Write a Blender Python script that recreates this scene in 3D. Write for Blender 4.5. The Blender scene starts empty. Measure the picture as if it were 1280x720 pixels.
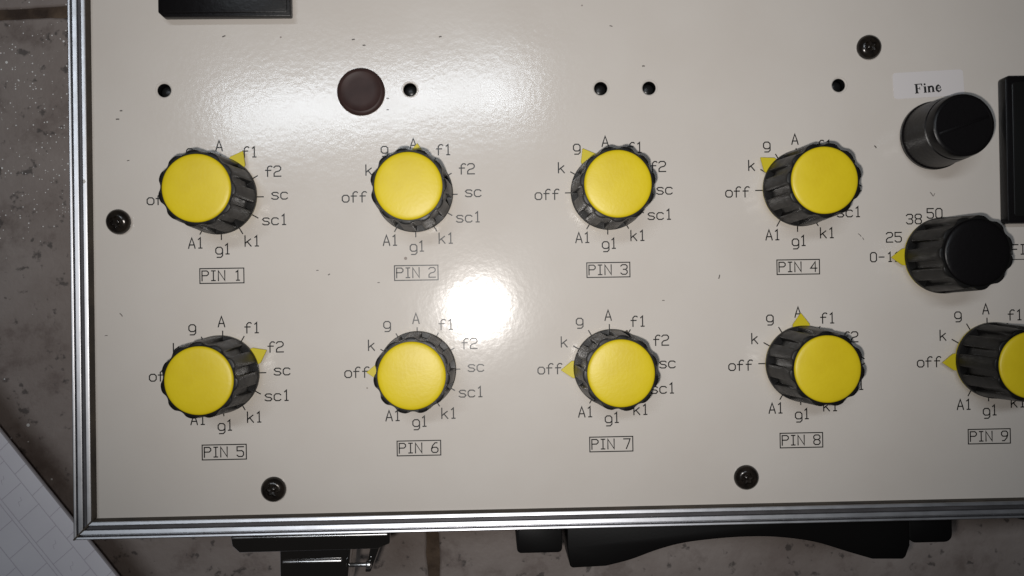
import bpy, bmesh, math, random
from mathutils import Vector, Matrix

# ------------------------------------------------------------------ camera, world, lamps, exposure
# Working unit: millimetres, origin at the centre of the PIN 1 dial on the panel; z = 0 is the panel face.
# Everything is scaled to metres and the panel stands PZ mm above the floor tiles.
MM = 0.001
PZ = 90.0
scene = bpy.context.scene
COL = scene.collection

def W(x, y, z):
    return Vector((x * MM, y * MM, (z + PZ) * MM))

CAM = (62.9045, -23.7666, 198.7835)
cam_data = bpy.data.cameras.new('camera')
cam_data.sensor_width = 36.0
cam_data.lens = 36.0 * 1050 / 1280
cam_data.clip_start = 0.01
cam_data.clip_end = 50.0
cam = bpy.data.objects.new('camera', cam_data)
COL.objects.link(cam)
cam.location = W(*CAM)
cam.rotation_euler = (math.radians(0.42838), math.radians(-1.47323), math.radians(-0.91398))
scene.camera = cam

world = bpy.data.worlds.new('World')
scene.world = world
world.use_nodes = True
bg = world.node_tree.nodes['Background']
bg.inputs['Color'].default_value = (1.0, 0.93, 0.88, 1)
bg.inputs['Strength'].default_value = 0.010

# the phone's own flash, a centimetre from the lens
fl = bpy.data.lights.new('flash', 'SPOT')
fl.energy = 1.17
fl.color = (1.0, 0.962, 0.925)
fl.shadow_soft_size = 0.0022
fl.spot_size = math.radians(98)
fl.spot_blend = 1.0
flash = bpy.data.objects.new('flash', fl)
COL.objects.link(flash)
flash.location = W(CAM[0] - 6.2, CAM[1] - 6.8, CAM[2] + 0.5)
fdir = W(72, 26, 0) - flash.location
flash.rotation_euler = fdir.to_track_quat('-Z', 'Y').to_euler()

# the ceiling fitting whose blurred reflection lies across the top of the panel
al = bpy.data.lights.new('ceiling_lamp', 'AREA')
al.shape = 'RECTANGLE'
al.size = 0.62
al.size_y = 0.10
al.energy = 4.0
al.color = (0.84, 0.92, 1.0)
lamp = bpy.data.objects.new('ceiling_lamp', al)
COL.objects.link(lamp)
lamp.location = W(CAM[0] - 225, CAM[1] + 388, 1500)
lamp.rotation_euler = (math.radians(-14), 0, math.radians(5))       # hangs almost level, its length across the panel

scene.view_settings.view_transform = 'Standard'
scene.view_settings.look = 'None'
scene.view_settings.exposure = 0.13
scene.view_settings.gamma = 1.0
scene.cycles.use_denoising = True
scene.cycles.max_bounces = 8
scene.cycles.sample_clamp_indirect = 4.0

# ------------------------------------------------------------------ materials
def new_mat(name, color, rough=0.5, metal=0.0, spec=0.5):
    m = bpy.data.materials.new(name)
    m.use_nodes = True
    b = m.node_tree.nodes['Principled BSDF']
    b.inputs['Base Color'].default_value = (*color, 1)
    b.inputs['Roughness'].default_value = rough
    b.inputs['Metallic'].default_value = metal
    b.inputs['Specular IOR Level'].default_value = spec
    return m, m.node_tree, b

def node(t, kind, **kw):
    n = t.nodes.new(kind)
    for k, v in kw.items():
        if k in n.inputs:
            n.inputs[k].default_value = v
        else:
            setattr(n, k, v)
    return n

def coords(t, kind='Object'):
    return t.nodes.new('ShaderNodeTexCoord').outputs[kind]

def noise(t, vec, scale, detail=3.0, rough=0.55):
    n = t.nodes.new('ShaderNodeTexNoise')
    n.inputs['Scale'].default_value = scale
    n.inputs['Detail'].default_value = detail
    n.inputs['Roughness'].default_value = rough
    t.links.new(vec, n.inputs['Vector'])
    return n.outputs['Fac']

def ramp(t, fac, stops):
    r = t.nodes.new('ShaderNodeValToRGB')
    el = r.color_ramp.elements
    el[0].position, el[0].color = stops[0][0], (*stops[0][1], 1)
    el[1].position, el[1].color = stops[-1][0], (*stops[-1][1], 1)
    for p, c in stops[1:-1]:
        e = el.new(p)
        e.color = (*c, 1)
    t.links.new(fac, r.inputs['Fac'])
    return r.outputs['Color']

def gray(v):
    return (v, v, v)

def mix(t, fac, a, b, blend='MIX'):
    m = t.nodes.new('ShaderNodeMix')
    m.data_type = 'RGBA'
    m.blend_type = blend
    for s, v in ((m.inputs[0], fac), (m.inputs[6], a), (m.inputs[7], b)):
        if isinstance(v, (int, float)):
            s.default_value = v
        elif isinstance(v, tuple):
            s.default_value = (*v, 1)
        else:
            t.links.new(v, s)
    return m.outputs[2]

def maths(t, op, a, b=0.0):
    m = t.nodes.new('ShaderNodeMath')
    m.operation = op
    for s, v in ((m.inputs[0], a), (m.inputs[1], b)):
        if isinstance(v, (int, float)):
            s.default_value = v
        else:
            t.links.new(v, s)
    return m.outputs[0]

def bump(t, b, height, strength, dist):
    n = t.nodes.new('ShaderNodeBump')
    n.inputs['Strength'].default_value = strength
    n.inputs['Distance'].default_value = dist
    t.links.new(height, n.inputs['Height'])
    t.links.new(n.outputs['Normal'], b.inputs['Normal'])

def specks(t, vec, scale, keep, size_lo, size_hi):
    """0..1 mask of scattered dots: a voronoi dot in a random share of the cells"""
    v = t.nodes.new('ShaderNodeTexVoronoi')
    v.inputs['Scale'].default_value = scale
    t.links.new(vec, v.inputs['Vector'])
    sep = t.nodes.new('ShaderNodeSeparateColor')
    t.links.new(v.outputs['Color'], sep.inputs['Color'])
    chosen = maths(t, 'LESS_THAN', sep.outputs[0], keep)
    rad = maths(t, 'ADD', maths(t, 'MULTIPLY', sep.outputs[1], size_hi - size_lo), size_lo)
    dot = maths(t, 'LESS_THAN', v.outputs['Distance'], rad)
    return maths(t, 'MULTIPLY', chosen, dot)

# painted panel: warm off-white enamel with orange peel and dirt specks
PANEL_COL = (0.55, 0.505, 0.475)
m_panel, t, b = new_mat('panel_enamel', PANEL_COL, 0.27, spec=0.38)
vec = coords(t)
cloud = noise(t, vec, 38, 4)
col = ramp(t, cloud, [(0.3, (0.575, 0.532, 0.488)), (0.7, (0.605, 0.566, 0.524))])
col = mix(t, specks(t, vec, 95, 0.045, 0.012, 0.04), col, (0.13, 0.11, 0.095))
col = mix(t, specks(t, vec, 210, 0.06, 0.02, 0.09), col, (0.30, 0.26, 0.235))
t.links.new(col, b.inputs['Base Color'])
peel = noise(t, vec, 800, 2, 0.5)
peel2 = noise(t, vec, 170, 2, 0.5)
h = maths(t, 'ADD', peel, maths(t, 'MULTIPLY', peel2, 1.2))
bump(t, b, h, 0.066, 0.0002)
rr = ramp(t, noise(t, vec, 60, 3), [(0.3, gray(0.12)), (0.7, gray(0.145))])
t.links.new(rr, b.inputs['Roughness'])

m_print, t, b = new_mat('black_print', (0.006, 0.0055, 0.0055), 0.34, spec=0.3)
vec = coords(t)
bump(t, b, noise(t, vec, 620, 2, 0.5), 0.11, 0.0002)

m_yellow, t, b = new_mat('yellow_plastic', (0.80, 0.60, 0.022), 0.42, spec=0.4)
vec = coords(t)
gr = noise(t, vec, 1400, 2, 0.5)
t.links.new(ramp(t, noise(t, vec, 120, 3), [(0.3, (0.60, 0.455, 0.008)), (0.7, (0.67, 0.525, 0.012))]), b.inputs['Base Color'])
bump(t, b, gr, 0.3, 0.00008)

m_pointer, t, b = new_mat('pointer_yellow_shaded', (0.56, 0.46, 0.014), 0.42, spec=0.35)  # darker than the cap yellow: the knob's shade put into the colour
m_knob, t, b = new_mat('black_knob_plastic', (0.026, 0.025, 0.025), 0.42, spec=0.2)
vec = coords(t)
t.links.new(ramp(t, noise(t, vec, 300, 3), [(0.3, gray(0.34)), (0.7, gray(0.46))]), b.inputs['Roughness'])
t.links.new(ramp(t, noise(t, vec, 160, 4), [(0.35, (0.0055, 0.0053, 0.0053)), (0.75, (0.010, 0.0096, 0.0093))]), b.inputs['Base Color'])

m_black, t, b = new_mat('black_moulding', (0.005, 0.0045, 0.005), 0.34, spec=0.22)
vec = coords(t)
bump(t, b, noise(t, vec, 900, 3), 0.25, 0.0002)

m_handle, t, b = new_mat('handle_plastic', (0.004, 0.0036, 0.0036), 0.45, spec=0.2)
bump(t, b, noise(t, coords(t), 1500, 3), 0.12, 0.0001)

m_alu, t, b = new_mat('aluminium', (0.86, 0.86, 0.88), 0.5, 1.0)
vec = coords(t)
mp = t.nodes.new('ShaderNodeMapping')
t.links.new(vec, mp.inputs['Vector'])
t.links.new(ramp(t, noise(t, vec, 250, 4), [(0.3, gray(0.38)), (0.75, gray(0.47))]), b.inputs['Roughness'])
t.links.new(mix(t, specks(t, vec, 160, 0.12, 0.03, 0.12), (0.52, 0.52, 0.54), (0.25, 0.235, 0.22)), b.inputs['Base Color'])
bump(t, b, noise(t, vec, 500, 3), 0.05, 0.0002)

m_shade_rod, t, b = new_mat('shade_and_rod_grey', (0.16, 0.155, 0.16), 0.55, 0.6)  # dark grey carrying the rail channel's shade; the hinge rod shares it
t.links.new(ramp(t, noise(t, coords(t), 140, 4), [(0.35, (0.08, 0.076, 0.08)), (0.7, (0.12, 0.114, 0.12))]), b.inputs['Base Color'])

m_gasket, t, b = new_mat('gasket_rubber', (0.03, 0.024, 0.018), 0.7)
t.links.new(ramp(t, noise(t, coords(t), 110, 5), [(0.35, (0.022, 0.016, 0.011)), (0.7, (0.075, 0.058, 0.042))]), b.inputs['Base Color'])

m_chrome, t, b = new_mat('chrome', (0.62, 0.61, 0.60), 0.06, 1.0)
m_worn, t, b = new_mat('worn_chrome', (0.75, 0.74, 0.73), 0.33, 1.0)
t.links.new(ramp(t, noise(t, coords(t), 260, 4), [(0.3, gray(0.22)), (0.7, gray(0.42))]), b.inputs['Roughness'])
m_screw, t, b = new_mat('blackened_steel', (0.045, 0.038, 0.034), 0.2, 0.3)
vec = coords(t)
t.links.new(ramp(t, noise(t, vec, 500, 4), [(0.35, (0.012, 0.010, 0.009)), (0.75, (0.035, 0.027, 0.021))]), b.inputs['Base Color'])
bump(t, b, noise(t, vec, 1300, 3), 0.3, 0.0001)
m_case, t, b = new_mat('case_covering', (0.02, 0.02, 0.021), 0.6)
bump(t, b, noise(t, coords(t), 400, 3), 0.4, 0.0004)
m_plug, t, b = new_mat('brown_plug', (0.030, 0.019, 0.016), 0.5, spec=0.22)
t.links.new(ramp(t, noise(t, coords(t), 220, 4), [(0.35, (0.030, 0.0155, 0.0140)), (0.7, (0.044, 0.024, 0.0215))]), b.inputs['Base Color'])
m_lens, t, b = new_mat('dark_lens', (0.008, 0.008, 0.008), 0.3, spec=0.25)
m_paper, t, b = new_mat('sticker_paper', (0.63, 0.60, 0.60), 0.5)
m_ink, t, b = new_mat('sticker_ink', (0.012, 0.012, 0.012), 0.5)
m_scratch, t, b = new_mat('dark_scuff', (0.10, 0.085, 0.075), 0.5)

# floor tile: worn grey-brown cement with stains, pits and glints painted as pale specks
m_tile, t, b = new_mat('cement_tile', (0.16, 0.14, 0.13), 0.6)
vec = coords(t)
big = noise(t, vec, 16, 6, 0.6)
mid = noise(t, vec, 70, 6, 0.65)
col = ramp(t, big, [(0.32, (0.285, 0.232, 0.205)), (0.5, (0.330, 0.275, 0.248)), (0.68, (0.370, 0.315, 0.287))])
col = mix(t, ramp(t, noise(t, vec, 34, 8, 0.7), [(0.36, gray(0.3)), (0.6, gray(0.0))]), col, (0.15, 0.105, 0.088))
col = mix(t, ramp(t, mid, [(0.33, gray(0.5)), (0.46, gray(0.0))]), col, (0.12, 0.082, 0.068))
pits = noise(t, vec, 260, 3)
col = mix(t, ramp(t, pits, [(0.30, gray(0.7)), (0.38, gray(0.0))]), col, (0.05, 0.042, 0.038))
gx = t.nodes.new('ShaderNodeSeparateXYZ')
t.links.new(vec, gx.inputs[0])
# flash glints painted as pale specks, densest in one patch beyond the case's side
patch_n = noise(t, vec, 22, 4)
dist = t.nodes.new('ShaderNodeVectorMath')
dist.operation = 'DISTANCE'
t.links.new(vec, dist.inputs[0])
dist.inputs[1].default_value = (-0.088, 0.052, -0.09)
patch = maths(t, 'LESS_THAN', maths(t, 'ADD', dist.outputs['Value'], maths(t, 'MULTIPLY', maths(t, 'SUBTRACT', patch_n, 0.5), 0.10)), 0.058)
glint = specks(t, vec, 1050, 0.28, 0.07, 0.27)
glint2 = maths(t, 'MULTIPLY', specks(t, vec, 520, 0.02, 0.12, 0.3), 1.0)
glint = maths(t, 'MAXIMUM', maths(t, 'MULTIPLY', glint, patch), maths(t, 'MULTIPLY', glint2, maths(t, 'LESS_THAN', gx.outputs[0], -0.03)))
col = mix(t, glint, col, (0.95, 0.93, 0.90))
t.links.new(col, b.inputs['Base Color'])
hh = maths(t, 'ADD', mid, maths(t, 'MULTIPLY', pits, 0.5))
bump(t, b, hh, 0.5, 0.0010)
m_grout, t, b = new_mat('dirty_grout', (0.06, 0.045, 0.03), 0.85)
vec = coords(t)
t.links.new(ramp(t, noise(t, vec, 90, 5), [(0.35, (0.05, 0.031, 0.022)), (0.7, (0.17, 0.115, 0.075))]), b.inputs['Base Color'])
bump(t, b, noise(t, vec, 200, 5), 0.8, 0.002)

m_board, t, b = new_mat('printed_board', (0.56, 0.52, 0.54), 0.5)
vec = coords(t)
t.links.new(ramp(t, noise(t, vec, 45, 5), [(0.3, (0.78, 0.74, 0.79)), (0.7, (0.86, 0.825, 0.865))]), b.inputs['Base Color'])
m_grid, t, b = new_mat('faint_grid_ink', (0.68, 0.635, 0.69), 0.5)

# ------------------------------------------------------------------ mesh helpers
def link(name, me, parent=None, loc=None, kind=None):
    o = bpy.data.objects.new(name, me)
    COL.objects.link(o)
    if parent is not None:
        o.parent = parent
    if loc is not None:
        o.location = loc
    if kind:
        o['kind'] = kind
    return o

def mesh(name, verts, faces, mat, smooth=None):
    """verts in local mm"""
    me = bpy.data.meshes.new(name)
    me.from_pydata([(x * MM, y * MM, z * MM) for x, y, z in verts], [], faces)
    me.materials.append(mat)
    bm = bmesh.new()
    bm.from_mesh(me)
    bmesh.ops.recalc_face_normals(bm, faces=bm.faces)
    bm.to_mesh(me)
    bm.free()
    if smooth is not None:
        for p in me.polygons:
            p.use_smooth = True
        me.set_sharp_from_angle(angle=math.radians(smooth))
    me.update()
    return me

def rings_mesh(name, rings, mat, smooth=40, close_top=True, close_bottom=True):
    """rings: list of lists of (x,y,z), all the same length"""
    n = len(rings[0])
    verts = [v for r in rings for v in r]
    faces = []
    for i in range(len(rings) - 1):
        for k in range(n):
            a, c = i * n + k, i * n + (k + 1) % n
            faces.append((a, c, c + n, a + n))
    if close_top:
        faces.append([(len(rings) - 1) * n + k for k in range(n)])
    if close_bottom:
        faces.append([k for k in range(n)][::-1])
    return mesh(name, verts, faces, mat, smooth)

def circle(r, z, n=48, cx=0, cy=0):
    return [(cx + r * math.cos(2 * math.pi * k / n), cy + r * math.sin(2 * math.pi * k / n), z) for k in range(n)]

def lathe(name, prof, mat, n=48, smooth=40, **kw):
    return rings_mesh(name, [circle(r, z, n) for r, z in prof], mat, smooth, **kw)

def prism(name, poly, z0, z1, mat, bev=0.0, seg=2, smooth=40, chamfer_only_top=False):
    """extruded outline with rounded edges"""
    n = len(poly)
    verts = [(x, y, z0) for x, y in poly] + [(x, y, z1) for x, y in poly]
    faces = [list(range(n))[::-1], list(range(n, 2 * n))] + [(k, (k + 1) % n, n + (k + 1) % n, n + k) for k in range(n)]
    me = mesh(name, verts, faces, mat)
    if bev > 0:
        bm = bmesh.new()
        bm.from_mesh(me)
        ed = [e for e in bm.edges if not chamfer_only_top or all(abs(v.co.z - z1 * MM) < 1e-7 for v in e.verts)]
        bmesh.ops.bevel(bm, geom=ed, offset=bev * MM, segments=seg, profile=0.5, affect='EDGES', clamp_overlap=True)
        bm.to_mesh(me)
        bm.free()
    for p in me.polygons:
        p.use_smooth = True
    me.set_sharp_from_angle(angle=math.radians(smooth))
    return me

def round_rect(x0, y0, x1, y1, r, seg=5):
    pts = []
    for cx, cy, a0 in ((x1 - r, y1 - r, 0), (x0 + r, y1 - r, 90), (x0 + r, y0 + r, 180), (x1 - r, y0 + r, 270)):
        for k in range(seg + 1):
            a = math.radians(a0 + 90 * k / seg)
            pts.append((cx + r * math.cos(a), cy + r * math.sin(a)))
    return pts

def box_poly(x0, y0, x1, y1):
    return [(x0, y0), (x1, y0), (x1, y1), (x0, y1)]

# ------------------------------------------------------------------ stroke lettering
GLYPH = {
    'o': [[(1, 0), (3, 0), (4, 1), (4, 3), (3, 4), (1, 4), (0, 3), (0, 1), (1, 0)]],
    'f': [[(1.1, 0), (1.1, 5), (2.1, 6), (3.3, 6), (3.7, 5.6)], [(0, 3.5), (3.0, 3.5)]],
    'k': [[(0, 0), (0, 6)], [(0.1, 1.7), (3.2, 4.1)], [(1.2, 2.7), (3.5, 0)]],
    'g': [[(4, 1.0), (3, 0), (1, 0), (0, 1), (0, 3), (1, 4), (3, 4), (4, 3), (4, -0.9), (3, -1.9), (0.8, -1.9)]],
    'A': [[(0, 0), (0.5, 2), (1.9, 6), (3.3, 2), (3.8, 0)], [(0.55, 1.9), (3.25, 1.9)]],
    '1': [[(0.9, 5.1), (2, 6), (2, 0)], [(1.1, 0), (2.9, 0)]],
    '2': [[(0, 5.2), (0.9, 6), (3.1, 6), (4, 5.1), (4, 4.0), (3.1, 3.1), (1.0, 2.6), (0, 1.6), (0, 0), (4, 0)]],
    '3': [[(0, 5.2), (0.9, 6), (3.1, 6), (4, 5.2), (4, 4), (3.1, 3.1), (1.6, 3.1)], [(3.1, 3.0), (4, 2.1), (4, 0.9), (3.1, 0), (0.9, 0), (0, 0.8)]],
    '4': [[(3, 0), (3, 6), (0, 2), (4, 2)]],
    '5': [[(4, 6), (0, 6), (0, 3.5), (3, 3.6), (4, 2.7), (4, 0.9), (3.1, 0), (0.9, 0), (0, 0.8)]],
    '6': [[(3.4, 6), (2.2, 6), (0.6, 4.2), (0, 2.4), (0, 1), (0.9, 0), (3.1, 0), (4, 0.9), (4, 2.3), (3.1, 3.2), (1.0, 3.2), (0.15, 2.5)]],
    '7': [[(0, 6), (4, 6), (3.2, 3.6), (1.6, 0)]],
    '8': [[(1, 3.1), (0, 4), (0, 5.2), (0.9, 6), (3.1, 6), (4, 5.2), (4, 4), (3, 3.1), (1, 3.1), (0, 2.1), (0, 0.9), (0.9, 0), (3.1, 0), (4, 0.9), (4, 2.1), (3, 3.1)]],
    '9': [[(0.6, 0), (1.8, 0), (3.4, 1.8), (4, 3.6), (4, 5), (3.1, 6), (0.9, 6), (0, 5.1), (0, 3.7), (0.9, 2.8), (3.0, 2.8), (3.85, 3.5)]],
    '0': [[(1, 0), (3, 0), (4, 1), (4, 5), (3, 6), (1, 6), (0, 5), (0, 1), (1, 0)]],
    '-': [[(0.2, 3), (3.4, 3)]],
    'P': [[(0, 0), (0, 6), (3, 6), (4, 5.1), (4, 4), (3, 3.1), (0, 3.1)]],
    'I': [[(2, 0), (2, 6)], [(0.9, 0), (3.1, 0)], [(0.9, 6), (3.1, 6)]],
    'N': [[(0, 0), (0, 6), (4, 0), (4, 6)]],
    'F': [[(0, 0), (0, 6), (3.9, 6)], [(0, 3.1), (3, 3.1)]],
    's': [[(3.8, 3.5), (3.1, 4), (0.9, 4), (0, 3.2), (0.9, 2.2), (3.1, 1.9), (4, 1.0), (3.1, 0), (0.9, 0), (0, 0.5)]],
    'c': [[(3.9, 3.4), (3.1, 4), (1, 4), (0, 3), (0, 1), (1, 0), (3.1, 0), (3.9, 0.6)]],
}

def strip(pts, w, z, V, F):
    """a flat stroke of width w along a polyline, mitred at its bends"""
    pts = [Vector(p) for p in pts]
    closed = (pts[0] - pts[-1]).length < 1e-6
    if closed:
        pts = pts[:-1]
    n = len(pts)
    base = len(V)
    for i in range(n):
        if closed:
            d0 = (pts[i] - pts[i - 1]).normalized()
            d1 = (pts[(i + 1) % n] - pts[i]).normalized()
        else:
            d0 = (pts[i] - pts[i - 1]).normalized() if i else (pts[1] - pts[0]).normalized()
            d1 = (pts[i + 1] - pts[i]).normalized() if i < n - 1 else d0
        t_ = d0 + d1
        if t_.length < 1e-6:
            t_ = d1
        t_.normalize()
        nrm = Vector((-t_.y, t_.x))
        c = max(0.42, nrm.dot(Vector((-d1.y, d1.x))))
        off = nrm * (w / 2 / c)
        p = pts[i].copy()
        if not closed and i == 0:
            p -= d1 * w / 2
        if not closed and i == n - 1:
            p += d0 * w / 2
        V.append((p.x + off.x, p.y + off.y, z))
        V.append((p.x - off.x, p.y - off.y, z))
    for i in range(n if closed else n - 1):
        a, c = base + 2 * i, base + 2 * ((i + 1) % n)
        F.append((a, a + 1, c + 1, c))

LET_Z = 0.03
def write(text, x, y, V, F, h=2.4, pitch=None, w=0.28, centre=True, slant=0.0):
    u = h / 6.0
    pitch = pitch or 5.3 * u
    xs, ys, strokes = [], [], []
    for i, ch in enumerate(text):
        if ch == ' ':
            continue
        for s in GLYPH[ch]:
            q = [(i * pitch + a * u * 0.98, c * u) for a, c in s]
            strokes.append(q)
            xs += [a for a, c in q]
            ys += [c for a, c in q]
    ox = x - (min(xs) + max(xs)) / 2 if centre else x
    oy = y - (min(ys) + max(ys)) / 2 if centre else y
    for j, q in enumerate(strokes):
        strip([(a + ox, c + oy) for a, c in q], w, LET_Z + 0.004 * (j % 3), V, F)

# ------------------------------------------------------------------ floor
floor_me = bpy.data.meshes.new('floor')
FR = 0.045                                  # the tiling runs slightly askew to the case
FO = (33.4, 80.0)                           # where two joints cross
def frot(x, y):
    c, s = math.cos(FR), math.sin(FR)
    return (FO[0] + x * c - y * s, FO[1] + x * s + y * c)
fv = [(*frot(a, c), -PZ - 0.9) for a, c in ((-1400, -1400), (1400, -1400), (1400, 1400), (-1400, 1400))]
floor = link('floor', mesh('floor', fv, [(0, 1, 2, 3)], m_grout), loc=W(0, 0, 0) * 1.0, kind='structure')
random.seed(4)
TS, J = 333.0, 3.6
for i in range(-2, 2):
    for j in range(-2, 2):
        x0, y0 = i * TS + J / 2, j * TS + J / 2
        x1, y1 = (i + 1) * TS - J / 2, (j + 1) * TS - J / 2
        # an uneven, chipped outline
        out = []
        steps = 90
        for (ax, ay), (bx, by) in (((x0, y0), (x1, y0)), ((x1, y0), (x1, y1)), ((x1, y1), (x0, y1)), ((x0, y1), (x0, y0))):
            nx, ny = -(by - ay), bx - ax
            L = math.hypot(nx, ny)
            ph = random.random() * 9
            for k in range(steps):
                f = k / steps
                inset = 0.35 * math.sin(31 * f + ph) + 0.25 * math.sin(77 * f + 2 * ph) + random.random() * 0.3
                if random.random() < 0.10:
                    inset += 0.4 + 1.4 * random.random()
                inset *= 0.8 if 0 < k else 0
                out.append(frot(ax + (bx - ax) * f + nx / L * inset, ay + (by - ay) * f + ny / L * inset))
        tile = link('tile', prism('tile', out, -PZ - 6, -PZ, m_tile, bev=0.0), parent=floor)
        # a worn arris
        bm = bmesh.new()
        bm.from_mesh(tile.data)
        top = [e for e in bm.edges if all(abs(v.co.z + PZ * MM) < 1e-6 for v in e.verts) and len(e.link_faces) == 2]
        bmesh.ops.bevel(bm, geom=top, offset=0.7 * MM, segments=2, profile=0.5, affect='EDGES', clamp_overlap=True)
        bm.to_mesh(tile.data)
        bm.free()

# ------------------------------------------------------------------ the printed board lying by the case
board = bpy.data.objects.new('printed_board', None)
COL.objects.link(board)
board['label'] = 'white board with faint printed grid lying beside the case corner'
board['category'] = 'board'
bz = -68.0
e0 = Vector((-90.91, -64.34)); e1 = Vector((-55.66, -110.09))
ed = (e1 - e0).normalized()
en = Vector((ed.y, -ed.x))                  # away from the case, to the lower left
if en.x > 0:
    en = -en
board.location = W(*(e0 - ed * 60 + en * 1), -PZ)
borg = (e0 - ed * 60 + en * 1)
def bp(a, c):
    """a mm along the edge from e0, c mm inward from it"""
    q = e0 + ed * a + en * c - borg
    return (q.x, q.y)
top = [bp(-60, 0), bp(-60, 170), bp(190, 170), bp(190, 0)]
link('sheet', prism('sheet', top, PZ + bz - 2.0, PZ + bz, m_board, bev=0.25), parent=board)
foot = [bp(-40, 30), bp(-40, 150), bp(170, 150), bp(170, 30)]
link('packing_block', prism('packing_block', foot, 0, PZ + bz - 2.0, m_handle, bev=0.5), parent=board)
V, F = [], []
random.seed(11)
cols = [4.6, 12.8, 14.0, 22.2, 30.6, 31.8, 40, 48.4, 49.6, 58, 66.2, 67.4, 76]
gz = PZ + bz + 0.05
for c in cols:
    strip([bp(-58, c), bp(188, c)], 0.28, gz, V, F)
edges_ = [0] + cols
for i in range(len(cols)):
    lo, hi = edges_[i], edges_[i + 1]
    if hi - lo < 3:
        continue
    a = -56 + (i * 3.7) % 8.6
    while a < 186:
        strip([bp(a, lo + 0.15), bp(a + 0.4, hi - 0.15)], 0.24, gz + 0.02, V, F)
        if hi - lo > 6 and random.random() < 0.7:      # small marks inside the cells
            m0 = (lo + hi) / 2
            strip([bp(a + 3.4, m0 - 1.0), bp(a + 4.4, m0 - 0.6), bp(a + 4.2, m0 + 0.4), bp(a + 5.4, m0 + 0.9)], 0.13, gz + 0.02, V, F)
        a += 8.6
link('printed_grid', mesh('printed_grid', V, F, m_grid), parent=board)

# ------------------------------------------------------------------ the tester: case, rails, panel
tester = bpy.data.objects.new('tube_tester', None)
COL.objects.link(tester)
tester.location = W(0, 0, -PZ)
tester['label'] = 'off-white tester panel with yellow-capped selector knobs in an aluminium-edged case'
tester['category'] = 'tester'
TOP = W(0, 0, 0) - tester.location           # panel plane in the tester's frame

def part(name, me, x=0, y=0, z=0, parent=None, rz=0.0, label=None):
    o = bpy.data.objects.new(name, me)
    COL.objects.link(o)
    if parent is None:
        o.parent = tester
        o.location = TOP + Vector((x, y, z)) * MM
    else:
        o.parent = parent
        o.location = Vector((x, y, z)) * MM
    o.rotation_euler.z = rz
    if label:
        o['label'] = label
    return o

IX0, IY0, IX1, IY1 = -29.78, -74.70, 277.0, 122.0      # inner edge of the aluminium frame
# panel with real holes
HOLES = [(-12.89, 25.29), (44.67, 24.92), (89.92, 24.77), (101.48, 24.75), (147.12, 24.98)]
HR = 1.95
PLUG = (33.17, 24.46)
bm = bmesh.new()
loops = [[(IX0, IY0), (IX1, IY0), (IX1, IY1), (IX0, IY1)]]
for hx, hy in HOLES:
    loops.append([(p[0], p[1]) for p in circle(HR, 0, 40, hx, hy)])
loops.append([(p[0], p[1]) for p in circle(5.2, 0, 64, *PLUG)])
alle = []
for lp in loops:
    vs = [bm.verts.new((x * MM, y * MM, 0)) for x, y in lp]
    for i in range(len(vs)):
        alle.append(bm.edges.new((vs[i], vs[(i + 1) % len(vs)])))
bmesh.ops.triangle_fill(bm, use_beauty=True, use_dissolve=False, edges=alle)
for f in bm.faces:
    if f.normal.z < 0:
        f.normal_flip()
r = bmesh.ops.extrude_face_region(bm, geom=list(bm.faces))
bmesh.ops.translate(bm, verts=[v for v in r['geom'] if isinstance(v, bmesh.types.BMVert)], vec=(0, 0, -2 * MM))
bmesh.ops.recalc_face_normals(bm, faces=bm.faces)
pm = bpy.data.meshes.new('control_panel')
bm.to_mesh(pm)
bm.free()
pm.materials.append(m_panel)
panel = part('control_panel', pm)

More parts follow.
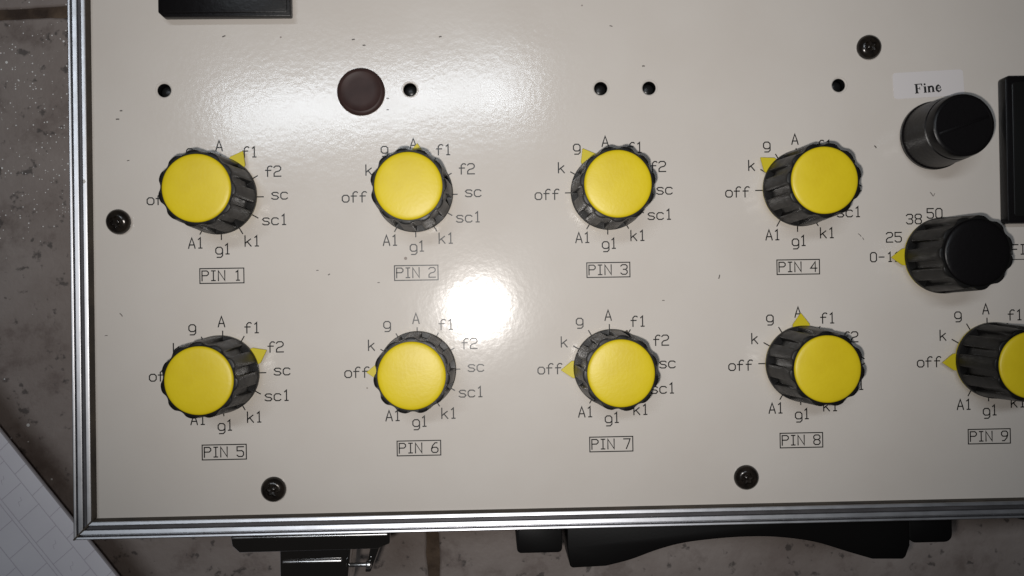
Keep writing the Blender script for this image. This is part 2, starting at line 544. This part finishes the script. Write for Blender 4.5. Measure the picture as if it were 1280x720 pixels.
# aluminium rails: one extruded section, mitred at the corners
PROF = [(0.02, -2.0), (0.02, 2.30), (0.10, 2.50), (0.28, 2.60), (0.80, 2.72), (0.94, 2.66), (1.02, 2.45), (1.04, 1.40), (1.95, 1.40),
        (1.98, 2.15), (2.06, 2.30), (2.24, 2.38), (2.92, 2.52), (3.04, 2.46), (3.08, 2.3), (3.10, 1.0), (3.52, 1.0), (3.54, 2.0),
        (3.60, 2.16), (3.72, 2.24), (4.02, 2.30), (4.18, 2.22), (4.28, 1.9), (4.30, -9.0), (3.0, -9.0), (3.0, -2.0)]
CORN = [((IX0, IY0), (-1, -1)), ((IX1, IY0), (1, -1)), ((IX1, IY1), (1, 1)), ((IX0, IY1), (-1, 1))]
GAP = 0.07
for k in range(4):
    (ax, ay), (sx, sy) = CORN[k]
    (bx, by), (tx, ty) = CORN[(k + 1) % 4]
    dx, dy = bx - ax, by - ay
    L = math.hypot(dx, dy)
    ux, uy = dx / L * GAP, dy / L * GAP
    va = [(ax + sx * d + ux, ay + sy * d + uy, z) for d, z in PROF]
    vb = [(bx + tx * d - ux, by + ty * d - uy, z) for d, z in PROF]
    n = len(PROF)
    faces = [(i, (i + 1) % n, n + (i + 1) % n, n + i) for i in range(n)] + [list(range(n)), list(range(n, 2 * n))[::-1]]
    rail = part('frame_rail', mesh('frame_rail', va + vb, faces, m_alu, 30))
    # added dark strip: the channel's shade put into its colour
    P2 = [(1.08, 1.42), (1.08, 1.75), (1.91, 1.75), (1.91, 1.42)]
    va = [(ax + sx * d + ux * 3, ay + sy * d + uy * 3, z) for d, z in P2]
    vb = [(bx + tx * d - ux * 3, by + ty * d - uy * 3, z) for d, z in P2]
    part('channel_shade_strip', mesh('channel_shade_strip', va + vb, [(0, 1, 5, 4), (1, 2, 6, 5), (2, 3, 7, 6), (0, 4, 7, 3), (0, 3, 2, 1), (4, 5, 6, 7)], m_shade_rod), parent=rail)
    # dark rubber lip between rail and panel
    P3 = [(-0.16, 0.02), (-0.16, 2.1), (-0.04, 2.3), (-0.01, 2.3), (-0.01, 0.02)]
    va = [(ax + sx * d + ux, ay + sy * d + uy, z) for d, z in P3]
    vb = [(bx + tx * d - ux, by + ty * d - uy, z) for d, z in P3]
    n = 5
    part('gasket', mesh('gasket', va + vb, [(i, (i + 1) % n, n + (i + 1) % n, n + i) for i in range(n)] + [(0, 1, 2, 3, 4), (9, 8, 7, 6, 5)], m_gasket), parent=rail)
# dirt-dark filler in the mitre joints
for (ax, ay), (sx, sy) in CORN:
    V, F = [], []
    strip([(ax + sx * 0.1, ay + sy * 0.1), (ax + sx * 4.1, ay + sy * 4.1)], 0.34, 0, V, F)
    zs = [2.80, 2.80, 2.38, 2.38]
    V2 = [(v[0], v[1], zs[i]) for i, v in enumerate(V)] + [(v[0], v[1], -1.0) for v in V]
    part('mitre_joint', mesh('mitre_joint', V2, [(0, 1, 3, 2), (4, 6, 7, 5), (0, 2, 6, 4), (1, 5, 7, 3), (0, 4, 5, 1), (2, 3, 7, 6)], m_gasket))

# case walls and bottom
BX0, BY0, BX1, BY1 = IX0 - 4.1, IY0 - 4.1, IX1 + 4.1, IY1 + 4.1
outer = box_poly(BX0, BY0, BX1, BY1)
inner = box_poly(BX0 + 3, BY0 + 3, BX1 - 3, BY1 - 3)
vs = [(x, y, -9.1) for x, y in outer] + [(x, y, -PZ) for x, y in outer] + [(x, y, -9.1) for x, y in inner] + [(x, y, -PZ + 3) for x, y in inner]
fs = []
for k in range(4):
    q = (k + 1) % 4
    fs += [(k, q, 4 + q, 4 + k), (8 + k, 12 + k, 12 + q, 8 + q), (k, 8 + k, 8 + q, q)]
fs += [(4, 5, 6, 7), (12, 13, 14, 15)]
part('case_body', mesh('case_body', vs, fs, m_case))

# ------------------------------------------------------------------ print on the panel
DX, DY = 45.5, 41.327
DIALS = [(i * DX, 0.0) for i in range(4)] + [(i * DX, -DY) for i in range(5)]
DTEXT = [('off', -14.3, -0.3), ('k', -10.8, 6.0), ('g', -7.05, 10.35), ('A', -0.25, 12.15), ('f1', 6.75, 10.6), ('f2', 12.3, 6.0),
         ('sc', 13.7, 0.2), ('sc1', 12.35, -5.4), ('k1', 7.05, -10.35), ('g1', 0.2, -12.5), ('A1', -6.1, -10.65)]
V, F = [], []
for s, x, y in DTEXT:
    write(s, x, y, V, F, h=2.4, pitch=2.1 if len(s) > 2 or s == 'sc' else 1.95)
for a in (180, 150, 120, 90, 60, 30, 0, -30, -60, -90, -120):
    c, s_ = math.cos(math.radians(a)), math.sin(math.radians(a))
    strip([(7.9 * c, 7.9 * s_), (9.9 * c, 9.9 * s_)], 0.27, LET_Z, V, F)
dial_me = mesh('dial_lettering', V, F, m_print)
for i, (x, y) in enumerate(DIALS):
    part('dial_lettering', dial_me, x, y, 0, parent=panel)
    V, F = [], []
    strip([(-5.12, -20.15), (5.12, -20.15), (5.12, -16.68), (-5.12, -16.68), (-5.12, -20.15)], 0.25, LET_Z, V, F)
    write('PIN %d' % (i + 1), -4.62, -19.52, V, F, h=2.28, pitch=1.9, w=0.27, centre=False)
    part('pin_label', mesh('pin_label', V, F, m_print), x, y, 0, parent=panel)
VK = (170.2, -16.3)
V, F = [], []
write('0-12', 154.0, -17.45, V, F, h=2.2, pitch=2.02, centre=False)
write('25', 157.95, -12.8, V, F, h=2.3, pitch=2.1, centre=False)
write('38', 162.9, -8.5, V, F, h=2.3, pitch=2.1, centre=False)
write('50', 167.95, -7.2, V, F, h=2.3, pitch=2.1, centre=False)
part('voltage_lettering', mesh('voltage_lettering', V, F, m_print), parent=panel)
V, F = [], []
write('FI', 188.44, -16.15, V, F, h=2.3, pitch=1.9, centre=False)
strip([(184.5, -17.4), (206, -17.4)], 0.2, LET_Z, V, F)
part('filament_lettering', mesh('filament_lettering', V, F, m_print), parent=panel)

# small scuffs in the enamel that the photograph shows one by one
random.seed(3)
V, F = [], []
for x, y, l, a, w in ((117.46, -20.47, 0.75, 75, 0.26), (169.1, -1.4, 0.9, -55, 0.2), (169.7, -1.6, 0.7, 60, 0.14), (-23.74, 18.63, 0.5, 0, 0.3), (-21.4, 8.9, 0.4, 10, 0.2),
                      (-22.9, 20.6, 0.3, 0, 0.3), (1.2, 37.9, 0.5, 20, 0.3), (52.0, 37.4, 0.35, 10, 0.3), (92.6, 39.6, 0.5, -15, 0.22), (100.2, 30.0, 0.35, 0, 0.3), (155.7, 10.1, 0.5, -50, 0.28),
                      (39.4, 22.9, 0.3, 0, 0.25), (39.35, 20.2, 0.3, 0, 0.25), (34.0, 35.5, 0.4, 0, 0.3), (31.5, 36.9, 0.4, 10, 0.3), (151.5, -11.0, 0.9, -45, 0.16), (152.3, -11.9, 0.5, -60, 0.16),
                      (22.3, -17.5, 0.35, 0, 0.2), (25.0, -18.5, 0.3, 30, 0.25), (36.6, -20.6, 0.35, 0, 0.2), (-23.5, -27.2, 0.8, -50, 0.2), (-27.0, -32.0, 0.5, 0, 0.16), (104.0, -25.9, 0.4, 0, 0.2)):
    c, s_ = math.cos(math.radians(a)) * l / 2, math.sin(math.radians(a)) * l / 2
    strip([(x - c, y - s_), (x + 0.05, y + 0.03), (x + c, y + s_)], w, 0.012, V, F)
o = part('scuff_marks', mesh('scuff_marks', V, F, m_scratch), parent=panel)
o['kind'] = 'stuff'

# sticker with its lettering
STK = (168.85, 25.0)
sa = math.radians(2.6)
stk = part('sticker', prism('sticker', round_rect(-8.6, -3.15, 8.6, 3.15, 0.8), 0.004, 0.09, m_paper, bev=0.02, seg=1), STK[0], STK[1], 0, rz=sa, label='white sticker printed with the word Fine')
V, F = [], []
def poly(pts, z):
    b0 = len(V)
    V.extend((x, y, z) for x, y in pts)
    F.append(list(range(b0, b0 + len(pts))))
def rect(x0, y0, x1, y1, z):
    poly(box_poly(x0, y0, x1, y1), z)
Z0 = 0.11
# F
rect(0.2, 0, 0.74, 2.3, Z0); rect(0, 0, 0.95, 0.2, Z0 + .004); rect(0, 2.1, 1.9, 2.3, Z0 + .004)
poly([(1.55, 2.2), (1.9, 2.2), (1.9, 1.6), (1.78, 1.6)], Z0 + .008); rect(0.6, 1.08, 1.2, 1.24, Z0 + .004); rect(1.16, 0.8, 1.32, 1.55, Z0 + .008)
# i
rect(2.26, 0, 2.8, 1.55, Z0); rect(2.12, 0, 2.9, 0.13, Z0 + .004); rect(2.12, 1.42, 2.7, 1.55, Z0 + .004)
poly([(2.5 + 0.25 * math.cos(a * math.pi / 6), 2.05 + 0.25 * math.sin(a * math.pi / 6)) for a in range(12)], Z0)
# n
rect(3.2, 0, 3.72, 1.55, Z0); rect(3.08, 0, 3.86, 0.13, Z0 + .004); rect(3.08, 1.42, 3.65, 1.55, Z0 + .004)
rect(4.2, 0, 4.72, 1.15, Z0); rect(4.08, 0, 4.86, 0.13, Z0 + .004)
strip([(3.6, 1.2), (3.85, 1.4), (4.2, 1.42), (4.43, 1.2), (4.46, 1.0)], 0.4, Z0 + .008, V, F)
# e
strip([(5.3, 0.85), (6.28, 0.85), (6.24, 1.2), (5.98, 1.46), (5.66, 1.48)], 0.22, Z0 + .006, V, F)
strip([(5.75, 1.5), (5.42, 1.3), (5.26, 0.8), (5.38, 0.35), (5.75, 0.1)], 0.46, Z0, V, F)
strip([(5.7, 0.09), (6.05, 0.12), (6.36, 0.4)], 0.26, Z0 + .01, V, F)
part('sticker_lettering', mesh('sticker_lettering', V, F, m_ink), -3.4, -2.1, 0, parent=stk, rz=math.radians(1.7))

# ------------------------------------------------------------------ knobs
def fluted_body():
    offs = [-18, -14, -11, -8.6, -7.2, -5.9, -3.2, 0, 3.2, 5.9, 7.2, 8.6, 11, 14]
    depth = {0: 1, 3.2: 0.99, 5.9: 0.93, 7.2: 0.12, 8.6: 0.0, 11: 0.0, 14: 0.0, 18: 0.0}
    angs = [(math.radians((36 * k + o) * 10 / 11), depth[abs(o)], abs(o)) for k in range(11) for o in offs]
    soft = {0: 1, 3.2: 0.93, 5.9: 0.72, 7.2: 0.56, 8.6: 0.38, 11: 0.15, 14: 0.03, 18: 0.0}
    def ring(z, R, rg=None):
        out = []
        for a, d, o in angs:
            rr = R
            if rg is not None:
                k = min(1.0, max(0.0, (z - 13.5) / 2.0))
                rr = R - (R - rg) * (d * (1 - k) + soft[o] * k) - 0.06 * max(0, (18 - o) / 18 - 0.2)
            out.append((rr * math.cos(a), rr * math.sin(a), z))
        return out
    rings = [ring(0.02, 3.2), ring(1.9, 3.2), ring(1.95, 8.7), ring(2.15, 9.0), ring(3.25, 9.0), ring(3.4, 8.93),
             ring(3.42, 8.93, 7.40), ring(5.2, 8.85, 7.80), ring(7, 8.76, 7.92), ring(11, 8.58, 7.86), ring(14.0, 8.46, 7.82), ring(15.4, 8.41, 7.80), ring(16.1, 8.37, 7.80),
             ring(16.38, 8.28, 7.76), ring(16.46, 8.12, 7.70), ring(16.46, 7.46), ring(16.0, 7.44)]
    return rings_mesh('knob', rings, m_knob, 32)

cap_prof = [(7.40, 16.02), (7.40, 16.45), (7.34, 16.58), (7.18, 16.72), (6.9, 16.82), (6.3, 16.92), (4.5, 17.06), (2.4, 17.14), (0.6, 17.16)]
def cap_mesh(mat):
    return lathe('cap', cap_prof, mat, 64, 60)

def pointer_mesh():
    pts = []
    w0 = math.asin(2.0 / 8.82)
    n = 44
    pts.append((11.95, 0.0))
    pts.append((9.3, 2.0))
    for k in range(n + 1):
        a = w0 + (2 * math.pi - 2 * w0) * k / n
        pts.append((8.82 * math.cos(a), 8.82 * math.sin(a)))
    pts.append((9.3, -2.0))
    return prism('pointer', pts, 1.3, 1.88, m_pointer, bev=0.08, seg=1)

knob_me, ycap_me, bcap_me, ptr_me = fluted_body(), cap_mesh(m_yellow), cap_mesh(m_black), pointer_mesh()
WHERE = ['turned to f1 above PIN 1', 'turned to A above PIN 2', 'turned to g above PIN 3', 'turned between k and g above PIN 4', 'turned to f2 above PIN 5',
         'turned to off above PIN 6', 'turned to off above PIN 7', 'turned to A above PIN 8', 'turned to off above PIN 9']
POINT = [61, 86, 120, 141, 27, 182, 182, 91, 182]
PHASE = [13.9, 18.5, 25, 28, 10.8, 9, 3.2, 8.8, 30.5]
OFFS = [(0, 0.1), (0.0, 0.0), (0.1, -0.1), (0.1, 0.1), (0, 0), (0.1, 0.2), (0.1, -0.1), (0, 0), (0, 0)]
for i, (x, y) in enumerate(DIALS):
    kb = part('selector_knob', knob_me, x + OFFS[i][0], y + OFFS[i][1], 0, rz=math.radians(PHASE[i]), label='fluted black knob with yellow cap ' + WHERE[i])
    part('cap', ycap_me, parent=kb)
    part('pointer', ptr_me, parent=kb, rz=math.radians(POINT[i] - PHASE[i]))
kb = part('voltage_knob', knob_me, *VK, 0, rz=math.radians(0), label='fluted black knob with black cap and yellow pointer beside 0-12')
part('cap', bcap_me, parent=kb)
part('pointer', ptr_me, parent=kb, rz=math.radians(181))

# plain round knob under the sticker
N = 120
def ribbed(r, z, amp=0.0):
    return [((r - amp * (k % 2)) * math.cos(2 * math.pi * k / N), (r - amp * (k % 2)) * math.sin(2 * math.pi * k / N), z) for k in range(N)]
rg = [ribbed(3.2, 0.02), ribbed(3.2, 0.5), ribbed(7.95, 0.5), ribbed(8.1, 0.8), ribbed(8.1, 1.7), ribbed(7.9, 2.0), ribbed(7.82, 2.1, 0.07), ribbed(7.35, 10.4, 0.07), ribbed(7.32, 10.6),
      ribbed(7.05, 10.75), ribbed(7.05, 11.05), ribbed(7.25, 11.2), ribbed(7.12, 13.2), ribbed(6.95, 13.7), ribbed(6.6, 13.95), ribbed(6.3, 13.98), ribbed(6.2, 13.86)]
fk = part('fine_knob', rings_mesh('fine_knob', rg, m_black, 32), 169.4, 12.4, 0, label='smooth black round knob below the Fine sticker')
part('indicator_bar', prism('indicator_bar', [(-6.0, -0.35), (6.0, -0.35), (6.0, 0.35), (-6.0, 0.35)], 13.7, 14.05, m_black, bev=0.12), parent=fk, rz=math.radians(19))

# ------------------------------------------------------------------ screws, holes, plug, mouldings
def screw_mesh():
    n = 72
    def star(r, amp, z):
        return [((r + amp * math.cos(6 * 2 * math.pi * k / n)) * math.cos(2 * math.pi * k / n), (r + amp * math.cos(6 * 2 * math.pi * k / n)) * math.sin(2 * math.pi * k / n), z) for k in range(n)]
    rings = [star(2.86, 0, 0.01), star(2.95, 0, 0.35), star(2.9, 0, 0.75), star(2.68, 0, 1.2), star(2.3, 0, 1.58), star(1.9, 0, 1.8), star(1.62, 0.05, 1.88),
             star(1.36, 0.2, 1.9), star(1.30, 0.2, 1.82), star(1.24, 0.2, 0.9), star(0.55, 0.02, 0.8), star(0.46, 0, 1.2), star(0.3, 0, 1.3)]
    return rings_mesh('screw', rings, m_screw, 40)
scr = screw_mesh()
for (x, y), rz, tilt in (((-23.5, -5.45), 0.3, (0.10, -0.16)), ((11.45, -68.6), 0.9, (0, 0)), ((123.0, -68.2), 0.15, (0.03, -0.05)), ((154.4, 33.9), 0.5, (0.0, 0.0))):
    s = part('screw', scr, x, y, 0.25 if tilt[0] > 0.05 else 0, rz=rz)
    s.rotation_euler.x, s.rotation_euler.y = tilt

rim = lathe('hole_rim', [(HR, -1.2), (HR - 0.005, -0.02), (HR + 0.10, 0.01), (HR + 0.02, 0.07), (HR - 0.10, 0.07), (1.62, -0.10), (1.58, -0.2)], m_panel, 40, 30, close_top=False, close_bottom=False)
lens = lathe('indicator_lens', [(1.53, -4.5), (1.53, -1.9), (1.4, -1.55), (1.0, -1.3), (0.5, -1.2), (0.1, -1.18)], m_lens, 32, 60)
tube = lathe('hole_liner', [(1.90, -2.2), (1.90, -0.2), (1.57, -0.2), (1.57, -2.2)], m_lens, 40, 30, close_top=False, close_bottom=False)
for hx, hy in HOLES:
    part('hole_liner', tube, hx, hy)
    part('hole_rim', rim, hx, hy)
    part('indicator_lens', lens, hx, hy, -0.6)
part('hole_plug', lathe('hole_plug', [(5.1, -3.0), (5.1, 0.02), (5.62, 0.02), (5.62, 0.35), (5.45, 0.62), (5.05, 0.86), (4.72, 0.93), (4.62, 0.86), (3.0, 0.80), (0.4, 0.78)], m_plug, 64, 35), PLUG[0], PLUG[1], 0)

# black moulding at the top edge of the view, a corner cut off
mod = [(-12.7, 70), (-12.7, 42.5), (-11.5, 41.35), (17.7, 41.35), (17.7, 70)]
md = part('black_socket_block', prism('black_socket_block', mod, 1.5, 3.6, m_black, bev=0.25), label='black rectangular block with a cut corner')
part('raised_face', prism('raised_face', [(-11.9, 69), (-11.9, 42.9), (-11.2, 42.15), (16.9, 42.15), (16.9, 69)], 3.6, 3.9, m_black, bev=0.15), parent=md)
part('pedestal', prism('pedestal', box_poly(-10, 44.5, 15, 68), 0.02, 1.5, m_black), parent=md)
# meter frame at the side
mt = part('meter_frame', prism('meter_frame', round_rect(185.75, -8.9, 262, 26.1, 1.0), 0.02, 3.0, m_black, bev=0.35), label='black rectangular meter frame')
part('meter_window', prism('meter_window', round_rect(187.2, -7.4, 260.5, 24.6, 0.8), 3.0, 3.25, m_lens, bev=0.12), parent=mt)

# ------------------------------------------------------------------ latch and handle on the case's side
YW = IY0 - 4.12
lt = part('latch', prism('latch', [(0.8, YW - 0.25), (37.6, YW - 0.25), (38.2, YW - 1.0), (38.1, -82.6), (35.2, -83.8), (2.6, -84.0), (0.9, -82.4), (0.5, YW - 1.0)], -3.4, -1.9, m_chrome, bev=0.35, seg=3), label='chrome toggle latch')
part('lip', prism('lip', [(1.0, -80.62), (37.6, -80.62), (37.6, -80.12), (1.0, -80.12)], -1.9, -1.45, m_worn, bev=0.18, seg=3), parent=lt)
part('backing', prism('backing', box_poly(6, YW - 1.2, 33, YW - 0.01), -30, -3.5, m_chrome, bev=0.3), parent=lt)
part('lever', prism('lever', [(9.2, -81.5), (26.6, -81.5), (27.4, -84.5), (26.0, -97), (9.2, -97)], -24, -13.0, m_chrome, bev=0.6, seg=3), parent=lt)
part('lever_lip', prism('lever_lip', box_poly(10.0, -90.1, 24.9, -89.3), -13.0, -12.2, m_worn, bev=0.38, seg=3), parent=lt)
part('side_plate', prism('side_plate', [(26.9, -83.5), (27.6, -83.5), (26.4, -95), (25.8, -95)], -20, -10.5, m_chrome, bev=0.2), parent=lt)
part('side_plate', prism('side_plate', [(33.2, -81.0), (36.4, -81.0), (31.9, -92.8), (30.4, -92.8)], -17, -12.6, m_chrome, bev=0.4), parent=lt)
def rod(name, x0, x1, y, z, r, mat, parent):
    rings = []
    for x, q in ((x0, r * 0.7), (x0 + 0.2, r), (x1 - 0.6, r), (x1 - 0.6, r * 1.7), (x1 - 0.2, r * 2.0), (x1 + 0.4, r * 1.8), (x1 + 0.7, r)):
        rings.append([(x, y + q * math.cos(2 * math.pi * k / 20), z + q * math.sin(2 * math.pi * k / 20)) for k in range(20)])
    return part(name, rings_mesh(name, rings, mat, 40), parent=parent)
rod('pivot_pin', 26.0, 31.6, -90.5, -11.5, 0.55, m_worn, lt)
part('striker', prism('striker', box_poly(12.5, -86.2, 19.5, -84.2), -12.9, -10.2, m_chrome, bev=0.4), parent=lt)

def curve_pts(pts, n=8):
    """Catmull-Rom through the points"""
    out = []
    P = [pts[0]] + pts + [pts[-1]]
    for i in range(1, len(P) - 2):
        for k in range(n):
            u = k / n
            a, b_, c, d = (Vector(P[i + j]) for j in (-1, 0, 1, 2))
            q = 0.5 * ((2 * b_) + (c - a) * u + (2 * a - 5 * b_ + 4 * c - d) * u * u + (3 * b_ - a - 3 * c + d) * u ** 3)
            out.append((q.x, q.y))
    out.append(pts[-1])
    return out
low = curve_pts([(90.75, -92.35), (97, -90.9), (103.5, -88.7), (109.5, -87.2), (116, -86.4), (124, -85.9), (132, -85.95), (139, -86.7), (145, -87.9), (152, -90.2), (158.4, -92.2)], 5)
hp = [(81.1, YW - 0.3), (81.1, -87.5), (81.8, -92.2), (82.4, -92.6)] + low + [(166.2, -92.4), (166.9, -91.8), (168.0, -89.0), (168.0, YW - 0.3)]
hd = part('handle', prism('handle', hp, -26, -11.5, m_handle, bev=0.7, seg=3), label='black plastic carrying handle')
part('hinge_block', prism('hinge_block', round_rect(68.5, -88.3, 79.8, YW - 0.01, 1.1), -28, -10.5, m_handle, bev=0.5), parent=hd)
part('hinge_block', prism('hinge_block', round_rect(168.15, -88.7, 179.5, YW - 0.01, 2.0), -28, -12.5, m_handle, bev=0.5), parent=hd)
part('hinge_rod', rings_mesh('hinge_rod', [[(x, -82.4 + 1.0 * math.cos(a * math.pi / 10), -15 + 1.0 * math.sin(a * math.pi / 10)) for a in range(20)] for x in (79.6, 81.3)], m_shade_rod, 40), parent=hd)
piece_pts = curve_pts([(194.0, YW - 0.05), (195.5, -82.6), (199, -83.6), (204, -84.6), (210, -85.0), (222, -85.0), (228, -83.5), (230, YW - 0.05)], 4)
part('rounded_black_piece', prism('rounded_black_piece', piece_pts, -22, -12, m_handle, bev=0.4))  # rounded black shape against the case's side
